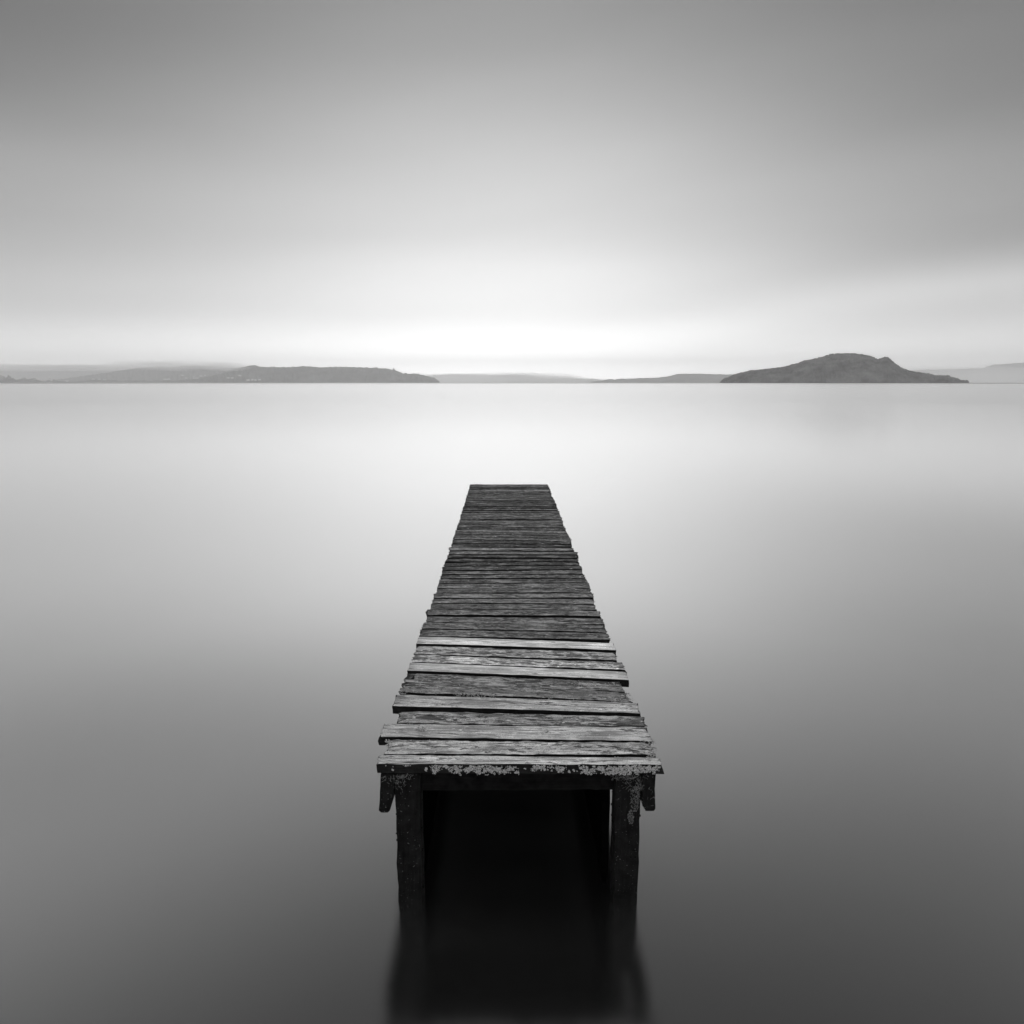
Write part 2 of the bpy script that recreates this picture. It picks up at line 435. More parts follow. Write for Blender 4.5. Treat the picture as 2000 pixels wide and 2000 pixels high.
def make_plank(idx, FL, FR, BL, BR, tone, mottle, ragged, hollow=False):
    th = 0.046
    center = (FL + FR + BL + BR) / 4
    ux = ((FR - FL) + (BR - BL)); ang = math.atan2(ux.y, ux.x)
    Rm = Matrix.Rotation(-ang, 3, 'Z')
    c = [Rm @ (p - center) for p in (FL, FR, BL, BR)]
    near = idx < 24
    ns = 96 if near else 44
    # loop across: front bottom -> front top -> top -> back top -> back bottom
    prof = [(0, -1, 'f'), (0, -.55, 'f'), (0, -.16, 'f')]
    nt = 9 if near else 5
    for i in range(nt):
        prof.append((i / (nt - 1), 0, 't'))
    prof += [(1, -.16, 'b'), (1, -.55, 'b'), (1, -1, 'b')]
    L = len(prof)
    sd = idx * 7.31 + 1.7
    half = (abs(c[0].x) + abs(c[1].x)) / 2
    wid = (c[2].y - c[0].y)
    verts = []
    bow = random.uniform(-.003, .003); cup = random.uniform(-.003, .002)
    for i in range(ns):
        s = i / (ns - 1)
        e = min(s, 1 - s) * 2 * half           # distance from the nearer end
        fx = c[0].lerp(c[1], s); bx = c[2].lerp(c[3], s)
        ef = fbm(s * 9, sd, 0.3) * .0036 * (0.4 + ragged) + fbm(s * 45, sd, 2.3) * .0020 * ragged
        eb = fbm(s * 9, sd, 5.3) * .0036 * (0.4 + ragged) + fbm(s * 45, sd, 7.3) * .0020 * ragged
        wear = math.exp(-e / .05) * ragged
        for j, (q, h, k) in enumerate(prof):
            p = fx.lerp(bx, q)
            z = h * th
            if k == 't':
                z += bow * math.sin(math.pi * s) + cup * (1 - (2 * q - 1) ** 2)
                z += fbm(s * 14, q * 9 + sd, 3.1) * .0012 * (.4 + ragged)
                z += fbm(s * 5, q * 22 + sd, 8.1) * .0011 * (.3 + ragged)
                edge = min(q, 1 - q)
                if edge < .01: z -= .0035 + .0025 * ragged * (fbm(s * 20, q * 3 + sd, 1.2) + .4)
                elif edge < .14: z -= .0006
                z -= wear * .007 * (0.5 + fbm(q * 6, sd + s, 4.4))
            y = p.y + (ef if q < .5 else -eb) * (1 if k != 't' or min(q, 1 - q) < .01 else (1 - abs(2 * q - 1)) * .2)
            if k == 'f': y -= .0008
            x = p.x
            if i in (0, ns - 1):
                sg = -1 if i == 0 else 1
                jag = fbm(q * 7 + sd, h * 2, sg * 3.3) * .020 * ragged + fbm(q * 19 + sd, h * 2, sg * 5.1) * .012 * ragged
                x += sg * (jag - .004 * ragged)
                if k == 't': x -= sg * .003
            if idx == 6 and k == 't' and s < .045 and .3 < q < .9:
                z -= .032 * min(1, (.045 - s) / .02)
            verts.append(Vector((x, y, z)))
    faces, mi = [], []
    for i in range(ns - 1):
        for j in range(L - 1):
            a = i * L + j
            faces.append((a, a + L, a + L + 1, a + 1))
            kk = (prof[j][2], prof[j + 1][2])
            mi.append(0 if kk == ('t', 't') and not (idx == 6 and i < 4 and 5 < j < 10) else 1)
        a = i * L
        faces.append((a + L - 1, a + 2 * L - 1, a + L, a)); mi.append(1)
    for i, sg in ((0, -1), (ns - 1, 1)):
        base = i * L
        cen = sum((verts[base + j] for j in range(L)), Vector()) / L
        cen.x += -sg * .003 * ragged
        ci = len(verts); verts.append(cen)
        for j in range(L):
            a, b = base + j, base + (j + 1) % L
            faces.append((a, b, ci) if sg < 0 else (b, a, ci)); mi.append(2)
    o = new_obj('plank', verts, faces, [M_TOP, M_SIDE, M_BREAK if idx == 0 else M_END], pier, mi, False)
    sm = [True if m_ == 0 else False for m_ in mi]
    o.data.polygons.foreach_set('use_smooth', sm)
    o.location = center - PV
    o.rotation_euler = (0, 0, ang)
    o['tone'] = tone; o['mottle'] = mottle; o['half_length'] = half; o['half_width'] = abs(wid) / 2
    return o, center, ang, c

planks = []
for i, (lx, ly, rx, ry, bl, br, tone, mot, rag, dz) in enumerate(NEAR):
    z = DECK_Z + dz
    FL, FR = on_z(lx, ly, z), on_z(rx, ry, z)
    BLy, BRy = on_z(lx, bl, z).y, on_z(rx, br, z).y
    BL = Vector((FL.x + random.uniform(-.012, .012) * rag, BLy, z))
    BR = Vector((FR.x + random.uniform(-.012, .012) * rag, BRy, z))
    planks.append(make_plank(i, FL, FR, BL, BR, tone, mot, rag))
for i, (lx, ly, rx, ry, tone) in enumerate(FAR):
    z = DECK_Z
    FL, FR = on_z(lx, ly, z), on_z(rx, ry, z)
    if i + 1 < len(FAR):
        n = FAR[i + 1]
        bl, br = on_z(n[0], n[1], z).y, on_z(n[2], n[3], z).y
    else:
        bl, br = on_z(920, 944.8, z).y, on_z(1070, 944.8, z).y
    g = random.choice((.024, .03, .036, .046, .062))
    BL = Vector((FL.x + random.uniform(-.008, .008), bl - g, z)); BR = Vector((FR.x + random.uniform(-.008, .008), br - g, z))
    planks.append(make_plank(len(NEAR) + i, FL, FR, BL, BR, tone * random.choice((.36, .46, .56, .62, .72, .85, 1.0, 1.3)), random.uniform(.7, .95), random.uniform(.6, 1.1)))

def add_box(bm, lo, hi, seg=1, jit=0.0, taper=None):
    """box with n rings along its longest axis, each ring a little irregular"""
    ax = max(range(3), key=lambda k: hi[k] - lo[k])
    o1, o2 = [k for k in range(3) if k != ax]
    rings = []
    for i in range(seg + 1):
        s = i / seg
        ring = []
        per = 4
        for side in range(4):
            for q in range(per):
                f = q / per
                a = [(0, 0), (1, 0), (1, 1), (0, 1)]
                p0, p1 = a[side], a[(side + 1) % 4]
                uu = p0[0] + (p1[0] - p0[0]) * f; vv = p0[1] + (p1[1] - p0[1]) * f
                cr = 0.06 if q == 0 else 0
                uu += cr * (0.5 - uu); vv += cr * (0.5 - vv)
                p = [0, 0, 0]
                p[ax] = lo[ax] + (hi[ax] - lo[ax]) * s
                p[o1] = lo[o1] + (hi[o1] - lo[o1]) * uu
                p[o2] = lo[o2] + (hi[o2] - lo[o2]) * vv
                v = Vector(p)
                n = Vector((fbm(v.x * 18, v.y * 18, v.z * 9), fbm(v.x * 18 + 9, v.y * 18, v.z * 9), fbm(v.x * 18, v.y * 18 + 5, v.z * 9 + 3)))
                n[ax] = 0 if 0 < i < seg else n[ax]
                v += n * jit
                if taper: v = taper(v, s)
                ring.append(bm.verts.new(v))
        rings.append(ring)
    n = len(rings[0])
    for i in range(seg):
        for j in range(n):
            bm.faces.new((rings[i][j], rings[i][(j + 1) % n], rings[i + 1][(j + 1) % n], rings[i + 1][j]))
    for r in (rings[0], rings[-1]):
        c = bm.verts.new(sum((v.co for v in r), Vector()) / n)
        for j in range(n):
            bm.faces.new((r[j], r[(j + 1) % n], c))

PY = 3.075   # front of the first posts
def post(x0, x1, y0, z_top, seg=46, warts=0, xb0=None, xb1=None):
    bm = bmesh.new()
    cx = (x0 + x1) / 2
    w = x1 - x0
    lo = Vector((-w / 2, -w / 2, -1.2)); hi = Vector((w / 2, w / 2, z_top))
    add_box(bm, lo, hi, seg, 0.0045)
    for _ in range(warts):     # barnacles and splinters on the faces
        f = random.choice((0, 1, 2, 2))
        z = random.uniform(0.02, z_top - .15)
        a = random.uniform(-w * .45, w * .45)
        p = Vector((-w / 2, a * .8, z)) if f == 0 else Vector((w / 2, a * .8, z)) if f == 1 else Vector((a, -w / 2, z))
        r = random.uniform(.0015, .0045)
        bmesh.ops.create_icosphere(bm, subdivisions=1, radius=r, matrix=Matrix.Translation(p) @ Matrix.Diagonal((1, 1, random.uniform(1, 2.2), 1)))
    return bm_obj('leg', bm, [M_POST], pier, loc=Vector((cx, y0 + w / 2, 0)) - PV)

lx0, lx1 = on_y(770, 1530, PY).x, on_y(821, 1530, PY).x
rx0, rx1 = on_y(1202, 1530, PY).x, on_y(1253.5, 1530, PY).x
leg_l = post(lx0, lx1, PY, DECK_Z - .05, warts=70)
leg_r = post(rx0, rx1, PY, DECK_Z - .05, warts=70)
for yy in (5.25, 7.4, 9.6, 11.75):
    post(lx0 - .01, lx1 - .01, yy, DECK_Z - .05, 16)
    post(rx0 + .01, rx1 + .01, yy, DECK_Z - .05, 16)
# cross beams from post to post
zb = on_y(1100, 1543, PY + .03).z
for yy in (PY, 5.25, 7.4, 9.6, 11.75):
    bm = bmesh.new()
    x0, x1 = lx1 - .006, rx0 + .006
    add_box(bm, Vector((x0, yy + .025, zb)), Vector((x1, yy + .075, DECK_Z - .048)), 30, .003)
    for v in bm.verts: v.co -= PV
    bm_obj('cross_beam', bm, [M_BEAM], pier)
# made-up low boards behind the front posts, added to block bright reflections
bm = bmesh.new()
add_box(bm, Vector((lx1 - .034, PY + .11, .015)), Vector((lx1 - .004, 11.8, .44)), 40, .003)
for v in bm.verts: v.co -= PV
bm_obj('blocker_board', bm, [M_BLACK], pier)
bm = bmesh.new()  # second added board, narrows the bright gap beside the right leg
add_box(bm, Vector((rx0 - .036, PY + .13, .015)), Vector((rx0 - .003, 11.8, .52)), 40, .002)
for v in bm.verts: v.co -= PV
bm_obj('blocker_board', bm, [M_BLACK], pier)
# side stringers, whose sawn ends show either side of the front posts
def stringer(px_pts):
    pts = [on_y(x, y, PY - .012) for x, y in px_pts]
    bm = bmesh.new()
    n = len(pts)
    ring = []
    for i, yy in enumerate((PY - .012, PY + .05, PY + 1, PY + 3, PY + 5, PY + 7, 11.95)):
        r = []
        for k, p in enumerate(pts):
            j = .004 if i else .0025
            r.append(bm.verts.new(Vector((p.x + fbm(k, yy * 3, 1) * j, yy, p.z + fbm(k, yy * 3, 4) * j)) - PV))
        ring.append(r)
    for a, b in zip(ring[:-1], ring[1:]):
        for k in range(n):
            bm.faces.new((a[k], a[(k + 1) % n], b[(k + 1) % n], b[k]))
    bm.faces.new(ring[0]); bm.faces.new(ring[-1])
    return bm_obj('stringer', bm, [M_POST], pier)
def dens(pts, m=6):
    out = []
    for a, b in zip(pts, pts[1:] + pts[:1]):
        for k in range(m):
            out.append((a[0] + (b[0] - a[0]) * k / m, a[1] + (b[1] - a[1]) * k / m))
    return out
str_l = stringer(dens([(744, 1511), (768, 1511), (768.5, 1560), (761, 1584), (757, 1587), (744, 1587), (740, 1583)]))
str_r = stringer(dens([(1255.5, 1513), (1281, 1513), (1279, 1540), (1280, 1580), (1277, 1584), (1261, 1584), (1255.5, 1575)]))

# lichen crusts: many small lobes growing on the dark front edge of the first plank
def lobe(bm, p, nrm, r, flat=1.0):
    q = nrm.to_track_quat('Z', 'Y').to_matrix().to_4x4()
    sc = Matrix.Diagonal((random.uniform(.7, 1.3), random.uniform(.7, 1.3), random.uniform(.45, .9) * flat, 1))
    ret = bmesh.ops.create_icosphere(bm, subdivisions=1, radius=r, matrix=Matrix.Translation(p) @ q @ Matrix.Rotation(random.uniform(0, 6), 4, 'Z') @ sc)
    for v in ret['verts']:
        v.co += Vector((random.uniform(-1, 1), random.uniform(-1, 1), random.uniform(-1, 1))) * r * .22

P0, C0, A0, K0 = planks[0]
FRONT_Y = C0.y + min(K0[0].y, K0[1].y) - .002
def front_patch(bm, px, py, rx, ry, n, rmin=.0009, rmax=.0030, ring=False):
    for _ in range(int(n * .11) + 1):
        a = random.uniform(0, 2 * math.pi); rr = .8 * math.sqrt(random.random())
        x, y = px + rx * rr * math.cos(a), min(1512, max(1495.5, py + ry * rr * math.sin(a)))
        p = on_y(x, y, FRONT_Y)
        p = on_y(x, y, C0.y + K0[0].y + math.sin(A0) * (p.x - C0.x) - .0008)
        lobe(bm, p, Vector((0, -1, .05)), random.uniform(.003, .0065), .25)
    for _ in range(int(n * .95)):
        a = random.uniform(0, 2 * math.pi)
        rr = math.sqrt(random.random())
        if ring: rr = .45 + .55 * rr
        k = 1 + .28 * math.sin(3 * a + px) + .22 * math.sin(7 * a + py)
        x, y = px + rx * rr * math.cos(a) * k, py + ry * rr * math.sin(a) * k
        if y < 1494.0 or y > 1514: continue
        if fbm(x * .11, y * .13, 7.7, 3) < -.16: continue
        p = on_y(x, y, FRONT_Y)
        p = on_y(x, y, C0.y + K0[0].y + math.sin(A0) * (p.x - C0.x) - .0015)
        lobe(bm, p, Vector((0, -1, .25)), random.uniform(rmin, rmax))
bm = bmesh.new()
for a in [(833, 1502, 4, 4, 26), (851, 1502, 11, 10, 150), (868, 1496, 6, 3, 24), (874, 1499, 4, 3, 12), (890, 1503, 15, 9.5, 200),
          (918, 1501, 12, 9, 150), (940, 1503, 22, 10, 330), (965, 1504, 18, 9, 230), (985, 1506, 13, 6, 90), (1001, 1501, 10, 5, 55), (1010, 1508, 5, 4, 22),
          (1026, 1501, 3, 1, 6), (1042, 1502, 7, 7, 70), (1051, 1498, 7, 5, 50), (1062, 1500, 6, 6, 45), (1075, 1501, 8, 7, 45), (1089, 1500, 6, 6, 38), (1097, 1503, 10, 7, 90), (1111, 1507, 4, 2, 12),
          (1122, 1505, 8, 2, 12), (1139, 1502, 10, 8, 115), (1147, 1511, 6, 2, 16), (1156, 1508, 8, 6, 60), (1163, 1501, 8, 6, 60), (1178, 1502, 13, 7, 150), (1196, 1505, 16, 9, 240),
          (1216, 1504, 16, 10, 280), (1236, 1503, 14, 9, 220), (1252, 1503, 12, 8, 160), (1268, 1502, 14, 8, 210), (1283, 1501, 10, 6, 90),
          (755, 1496, 4, 2, 9), (767, 1501, 3, 3, 9), (794, 1495.5, 6, 1.2, 14), (1220, 1513, 12, 4, 60)]:
    front_patch(bm, *a)
for v in bm.verts: v.co -= PV
def reparent_local(o, parent_obj):
    o.parent = parent_obj
    bpy.context.view_layer.update()
lich = bm_obj('lichen', bm, [M_LICHEN], None)
def to_plank(o, pl):
    """make o a child of plank pl keeping its place (o's mesh is in pier space)"""
    m = Matrix.Translation(pl.location) @ Matrix.Rotation(pl.rotation_euler.z, 4, 'Z')
    o.data.transform(m.inverted())
    o.parent = pl
to_plank(lich, P0)
# lichen in the open joint further up and crusts lying on plank ends
bm = bmesh.new()
P5, C5, A5, K5 = planks[5]
for _ in range(420):
    s = random.random()
    x = 780 + 190 * s
    if 830 < x < 850 or (x > 935 and random.random() < .5): continue
    y0 = 1349.5 + (x - 776) * (20.5 / 459)
    p = on_z(x, y0 + random.uniform(-1.5, 4.0), DECK_Z)
    p.y = C5.y + K5[0].y + math.sin(A5) * (p.x - C5.x) - .001
    p.z = DECK_Z - random.uniform(.000, .022)
    lobe(bm, p, Vector((0, -1, .5)), random.uniform(.0018, .0042))
for x, n in ((1003, 10), (1075, 12), (1106, 7), (1124, 9), (1198, 14), (1210, 16)):
    for _ in range(n):
        xx = x + random.uniform(-4, 4)
        y0 = 1349.5 + (xx - 776) * (20.5 / 459)
        p = on_z(xx, y0, DECK_Z)
        p.y = C5.y + K5[0].y + math.sin(A5) * (p.x - C5.x) - .001
        p.z = DECK_Z - random.uniform(.000, .014)
        lobe(bm, p, Vector((0, -1, .5)), random.uniform(.0015, .0035))
for v in bm.verts: v.co -= PV
lich2 = bm_obj('lichen', bm, [M_LICHEN], None)
to_plank(lich2, P5)
def top_crust(pl_i, spots):
    for px, py, r, n in spots:
        bm = bmesh.new()
        for _ in range(n):
            a = random.uniform(0, 6.28); rr = r * math.sqrt(random.random())
            p = on_z(px + rr * math.cos(a) * 1.4, py + rr * math.sin(a) * .8, DECK_Z + .001)
            lobe(bm, p, Vector((0, 0, 1)), random.uniform(.0014, .0034))
        for v in bm.verts: v.co -= PV
        o = bm_obj('lichen', bm, [M_LICHEN], None)
        to_plank(o, planks[pl_i][0])
top_crust(1, [(757, 1447, 4, 26), (760, 1456, 5, 30), (783, 1454, 3, 14), (1256, 1448, 4, 16), (1273, 1450, 6, 34), (1255, 1459, 4, 22), (1277, 1465, 5, 24), (965, 1459, 3, 8)])
top_crust(2, [(821, 1424, 7, 60), (783, 1424, 3, 10), (800, 1415, 4, 8)])
top_crust(0, [(1271, 1476, 6, 30), (1267, 1483.5, 4, 12), (1207, 1483, 7, 16)])
top_crust(5, [(1224, 1357, 5, 16), (1214, 1360, 4, 10), (1229, 1363, 5, 20), (1205, 1367, 5, 14), (1215, 1367.5, 4, 12), (1231, 1368, 4, 14)])
top_crust(6, [(1187, 1339, 8, 26), (1196, 1338, 6, 16), (1130, 1335, 8, 20)])

# cobweb and dry moss under the first plank, clinging to the posts
def strand(bm, pts, r):
    prev = None
    for i, p in enumerate(pts):
        d = (pts[min(i + 1, len(pts) - 1)] - pts[max(i - 1, 0)]).normalized()
        q = d.to_track_quat('Z', 'Y')
        ring = [bm.verts.new(p + q @ Vector((r * math.cos(a), r * math.sin(a), 0))) for a in (0, 2.1, 4.2)]
        if prev:
            for k in range(3):
                bm.faces.new((prev[k], prev[(k + 1) % 3], ring[(k + 1) % 3], ring[k]))
        prev = ring
def web(leg, regions, n, name, mat, rad):
    bm = bmesh.new()
    for _ in range(n):
        x0, y0, x1, y1 = random.choice(regions)
        px, py = random.uniform(x0, x1), random.uniform(y0, y1)
        p = on_y(px, py, PY - random.uniform(.002, .014))
        a = random.uniform(0, 6.28); L = random.uniform(.008, .03); cv = random.uniform(-2.5, 2.5)
        pts = []
        for k in range(5):
            pts.append(p.copy())
            a += cv * .25
            p = p + Vector((math.cos(a), random.uniform(-.25, .25), math.sin(a) * .8)) * (L / 5)
        strand(bm, pts, rad * random.uniform(.6, 1.3))
    off = PV + leg.location
    for v in bm.verts: v.co -= off
    return bm_obj(name, bm, [mat], leg)
web(leg_l, [(744, 1514, 770, 1526), (744, 1514, 806, 1524), (758, 1520, 790, 1540)], 150, 'cobweb', M_WEB, .00045)
web(leg_r, [(1222, 1514, 1280, 1545), (1232, 1535, 1278, 1575), (1196, 1515, 1240, 1522)], 230, 'cobweb', M_WEB, .00045)
def moss(leg, blobs):
    bm = bmesh.new()
    for px, py, rx, ry, n in blobs:
        for _ in range(n):
            a = random.uniform(0, 6.28); rr = math.sqrt(random.random())
            p = on_y(px + rx * rr * math.cos(a), py + ry * rr * math.sin(a), PY - .002)
            lobe(bm, p, Vector((0, -1, 0)), random.uniform(.0012, .0032))
    off = PV + leg.location
    for v in bm.verts: v.co -= off
    return bm_obj('moss', bm, [M_MOSS], leg)
moss(leg_r, [(1240, 1560, 9, 26, 260), (1232, 1596, 6, 14, 110), (1266, 1535, 10, 16, 130), (1268, 1562, 8, 12, 90), (1246, 1535, 8, 14, 80)])
moss(leg_l, [(755, 1517, 11, 5, 130), (782, 1516, 16, 3, 40)])

# ------------------------------------------------------------------ far shores
def interp(pts, x):
    xs = [p[0] for p in pts]; ys = [p[1] for p in pts]
    return float(np.interp(x, xs, ys))

class Ridge:
    """a hill range: skyline heights seen at distance D, a real rounded body of depth 2*W behind its shore"""
    def __init__(self, name, pts, D, W, label, mat, step=2.0, rows=34, rough=3.0, kind='structure', pw=.8):
        self.pts, self.D, self.W, self.pw = pts, D, W, pw
        self.crown = D / 1500 * 3.0
        x0, x1 = pts[0][0], pts[-1][0]
        n = int((x1 - x0) / step) + 1
        self.n = n
        verts, faces = [], []
        sd = D * .013
        for i in range(n):
            px = x0 + (x1 - x0) * i / (n - 1)
            d = ray(px, 747); d.z = 0; d.normalize()
            h = self.h(px)
            for j in range(rows):
                v = -1 + 2 * j / (rows - 1)
                pos, z = self.point(px, v, d, h)
                if 0 < j < rows - 1 and h > 1:
                    q = Vector((pos.x / 30, pos.y / 30, sd))
                    p2 = Vector((pos.x / self.crown, pos.y / self.crown, sd))
                    tree_top = max(0.0, mnoise.noise(p2) + .1) * 2.2 + max(0.0, mnoise.noise(p2 * 1.7 + Vector((9, 3, 1)))) * 1.4
                    z += max(0, min(1, h / 12)) * rough * (mnoise.noise(q) * .9 + tree_top + random.uniform(-.35, .35) - .8)
                verts.append((pos.x, pos.y, z))
        for i in range(n - 1):
            for j in range(rows - 1):
                a = i * rows + j
                faces.append((a, a + rows, a + rows + 1, a + 1))
        self.o = new_obj(name, verts, faces, [mat], None, None, True)
        tag(self.o, label, kind=kind)
    def h(self, px):
        py = interp(self.pts, px)
        # height that reaches the skyline pixel at the crest distance
        d = ray(px, py)
        return max(0.0, CAM_Z + d.z / math.hypot(d.x, d.y) * self.D)
    def point(self, px, v, d=None, h=None):
        if d is None:
            d = ray(px, 747); d.z = 0; d.normalize()
            h = self.h(px)
        w = self.W * (0.25 + 0.75 * min(1, h / 60.0))
        fold = mnoise.noise(Vector((px / 26.0, v * 1.3, self.D * .01))) * .12 * (1 - abs(v))
        dist = self.D + (v + fold) * w
        z = h * max(0.0, 1 - v * v) ** self.pw
        if abs(v) > .999: z = -2.0
        return Vector((d.x * dist, d.y * dist, 0)), z
    def place(self, px, py):
        """point of the front slope seen at a pixel"""
        r = ray(px, py); sl = r.z / math.hypot(r.x, r.y)
        lo, hi = -.995, -.02
        for _ in range(40):
            mid = (lo + hi) / 2
            pos, z = self.point(px, mid)
            want = CAM_Z + sl * math.hypot(pos.x, pos.y)
            if z < want: lo = mid
            else: hi = mid
        return Vector((pos.x, pos.y, z))

island_pts = [(1406, 747.2), (1409, 744), (1415, 740), (1425, 736), (1432, 732), (1455, 727), (1475, 723.5), (1500, 721), (1520, 719), (1545, 713), (1570, 705), (1590, 702), (1610, 696), (1630, 692), (1645, 691), (1665, 691),
  (1680, 693), (1695, 696), (1703, 699), (1709, 702), (1718, 700), (1726, 699), (1733, 701), (1740, 707), (1746, 712), (1760, 720), (1775, 725), (1800, 730), (1825, 734), (1845, 735), (1855, 737), (1870, 741.5), (1880, 744), (1888, 743.5), (1891, 745), (1893, 747.2)]
island = Ridge('island', island_pts, 3050, 300, 'dark wooded island with a rounded double summit', M_FOREST, step=.8, rows=80, rough=3.6, pw=.75)
head = Ridge('headland', [(330, 747.2), (390, 740), (430, 732), (455, 724), (462, 720), (475, 717), (492, 714), (503, 714), (512, 717), (530, 717), (560, 718), (585, 717), (602, 716), (620, 718), (650, 717), (690, 718), (735, 719), (755, 720), (770, 723),
  (787, 729.5), (800, 730.5), (815, 731), (835, 735), (848, 739), (856, 745), (859, 747.2)], 6800, 500, 'dark wooded headland ending in a low point', M_HILL, step=1.4, rough=8)
slope = Ridge('hillside', [(60, 747.2), (120, 741), (170, 734), (220, 727), (260, 721), (290, 717), (310, 716), (322, 715), (340, 716), (380, 714), (400, 715), (420, 716), (445, 717.5), (470, 719), (520, 726), (560, 747.2)], 9000, 600, 'mid grey wooded hillside with scattered houses below', M_HILL, rough=8)
farl = Ridge('far_hills', [(-140, 747.2), (-60, 718), (0, 717), (60, 717), (110, 718.5), (140, 717.5), (180, 718.5), (215, 719.5), (240, 717.5), (290, 717), (320, 717), (380, 721), (450, 731), (490, 747.2)], 13500, 700, 'pale hazy hills behind the far left shore', M_HILL, rough=6)
spit = Ridge('shore_spit', [(-60, 747.2), (-30, 741), (10, 741.5), (45, 741), (60, 740.5), (75, 742.5), (85, 745), (91, 747.2)], 6300, 90, 'dark low wooded shore at the far left', M_HILL, step=1, rough=4)
low1 = Ridge('far_shore', [(86, 747.2), (92, 743), (100, 741), (115, 743), (125, 744.5), (140, 746), (150, 745), (172, 743.5), (180, 741), (200, 742), (240, 744), (280, 743.5), (310, 744), (350, 744), (380, 747.2)], 7000, 90, 'low pale shore with houses', M_HILL, step=1, rough=4)
midc = Ridge('hazy_hills', [(826, 747.2), (836, 736), (848, 732), (870, 734), (880, 731), (900, 733), (912, 732), (925, 735), (960, 734), (1000, 733), (1030, 735), (1050, 738.5), (1065, 740.5), (1075, 744), (1083, 747.2)], 12500, 600, 'pale low hills under the bright sky', M_HILL, rough=6)
midc2 = Ridge('hazy_hills', [(1030, 747.2), (1055, 741), (1080, 739), (1100, 738), (1130, 740), (1160, 740), (1180, 743), (1205, 747.2)], 15000, 500, 'very pale low hills on the centre of the horizon', M_HILL, rough=6)
mesa = Ridge('ridge', [(1150, 747.2), (1175, 744), (1190, 740.5), (1200, 742), (1215, 739), (1222, 740), (1250, 739), (1290, 737.5), (1305, 735), (1320, 731), (1330, 730), (1370, 730), (1400, 731), (1440, 732), (1480, 736), (1500, 747.2)], 8800, 500, 'grey flat-topped ridge left of the island', M_HILL, rough=4)
farr = Ridge('far_hills', [(1690, 747.2), (1730, 730), (1770, 723.5), (1790, 722.5), (1820, 721.5), (1850, 721.5), (1880, 721.5), (1893, 719), (1900, 720), (1917, 719.5), (1935, 712), (1960, 711), (1985, 709), (2000, 708), (2060, 705), (2150, 722), (2190, 747.2)], 15000, 800, 'pale hazy hills behind the right end of the island', M_HILL, rough=4)

# trees standing out along the far left shore
def tree(px, py_top, wpx, kind, label, rd=spit, group=None):
    base = rd.place(px, min(745.5, interp(rd.pts, px) + 1.5))
    r = ray(px, py_top); dist = math.hypot(base.x, base.y)
    H = CAM_Z + r.z / math.hypot(r.x, r.y) * dist - base.z + 2
    W = wpx / F_PX * dist / 2
    e = bpy.data.objects.new('tree', None); COL.objects.link(e)
    e.location = base - Vector((0, 0, 2))
    tag(e, label, 'tree', group)
    bm = bmesh.new()
    bmesh.ops.create_cone(bm, cap_ends=True, segments=7, radius1=W * .1 + .25, radius2=.12, depth=H * .8, matrix=Matrix.Translation((0, 0, H * .4)))
    bm_obj('trunk', bm, [M_BARK], e)
    bm = bmesh.new()
    for _ in range(420):
        s = random.random()
        if kind == 'conifer': rad = W * (1 - s) * .95 + .2; z = H * (.1 + .9 * s)
        elif kind == 'poplar': rad = W * math.sin(math.pi * min(1, s * .92 + .08)) ** .6; z = H * (.08 + .92 * s)
        else: rad = W * math.sqrt(max(0, 1 - (2 * s - 1) ** 2)); z = H * (.25 + .75 * s)
        a = random.uniform(0, 6.28); q = rad * random.uniform(.45, 1)
        c = Vector((q * math.cos(a), q * math.sin(a), z)); sz = random.uniform(.5, 1.3) * H / 20
        n = Vector((random.uniform(-1, 1), random.uniform(-1, 1), random.uniform(-1, 1))).normalized()
        q1 = n.orthogonal().normalized() * sz; q2 = n.cross(q1).normalized() * sz
        bm.faces.new([bm.verts.new(c + q1), bm.verts.new(c + q2), bm.verts.new(c - q1), bm.verts.new(c - q2)])
    bm_obj('crown', bm, [M_FOREST], e)
G = 'trees along the far left shore'
for a in [(3, 733.5, 9, 'round', 'broad dark tree at the left end of the far shore'),
          (9.5, 735, 7, 'conifer', 'dark conifer beside the broad tree at the left end of the far shore'),
          (13.5, 736.5, 5, 'conifer', 'short conifer left of the tallest dark tree on the far shore'),
          (17.8, 733, 5, 'poplar', 'tallest narrow dark tree on the far left shore'),
          (22, 735, 3, 'conifer', 'thin spire tree right of the tallest dark tree on the far shore'),
          (26, 738, 4, 'round', 'small round tree right of the thin spire tree on the far shore'),
          (48, 737.5, 6, 'round', 'low broad tree halfway along the dark far left shore'),
          (67, 738.5, 8, 'round', 'round bushy tree near the tip of the dark far left shore')]:
    tree(*a, group=G)

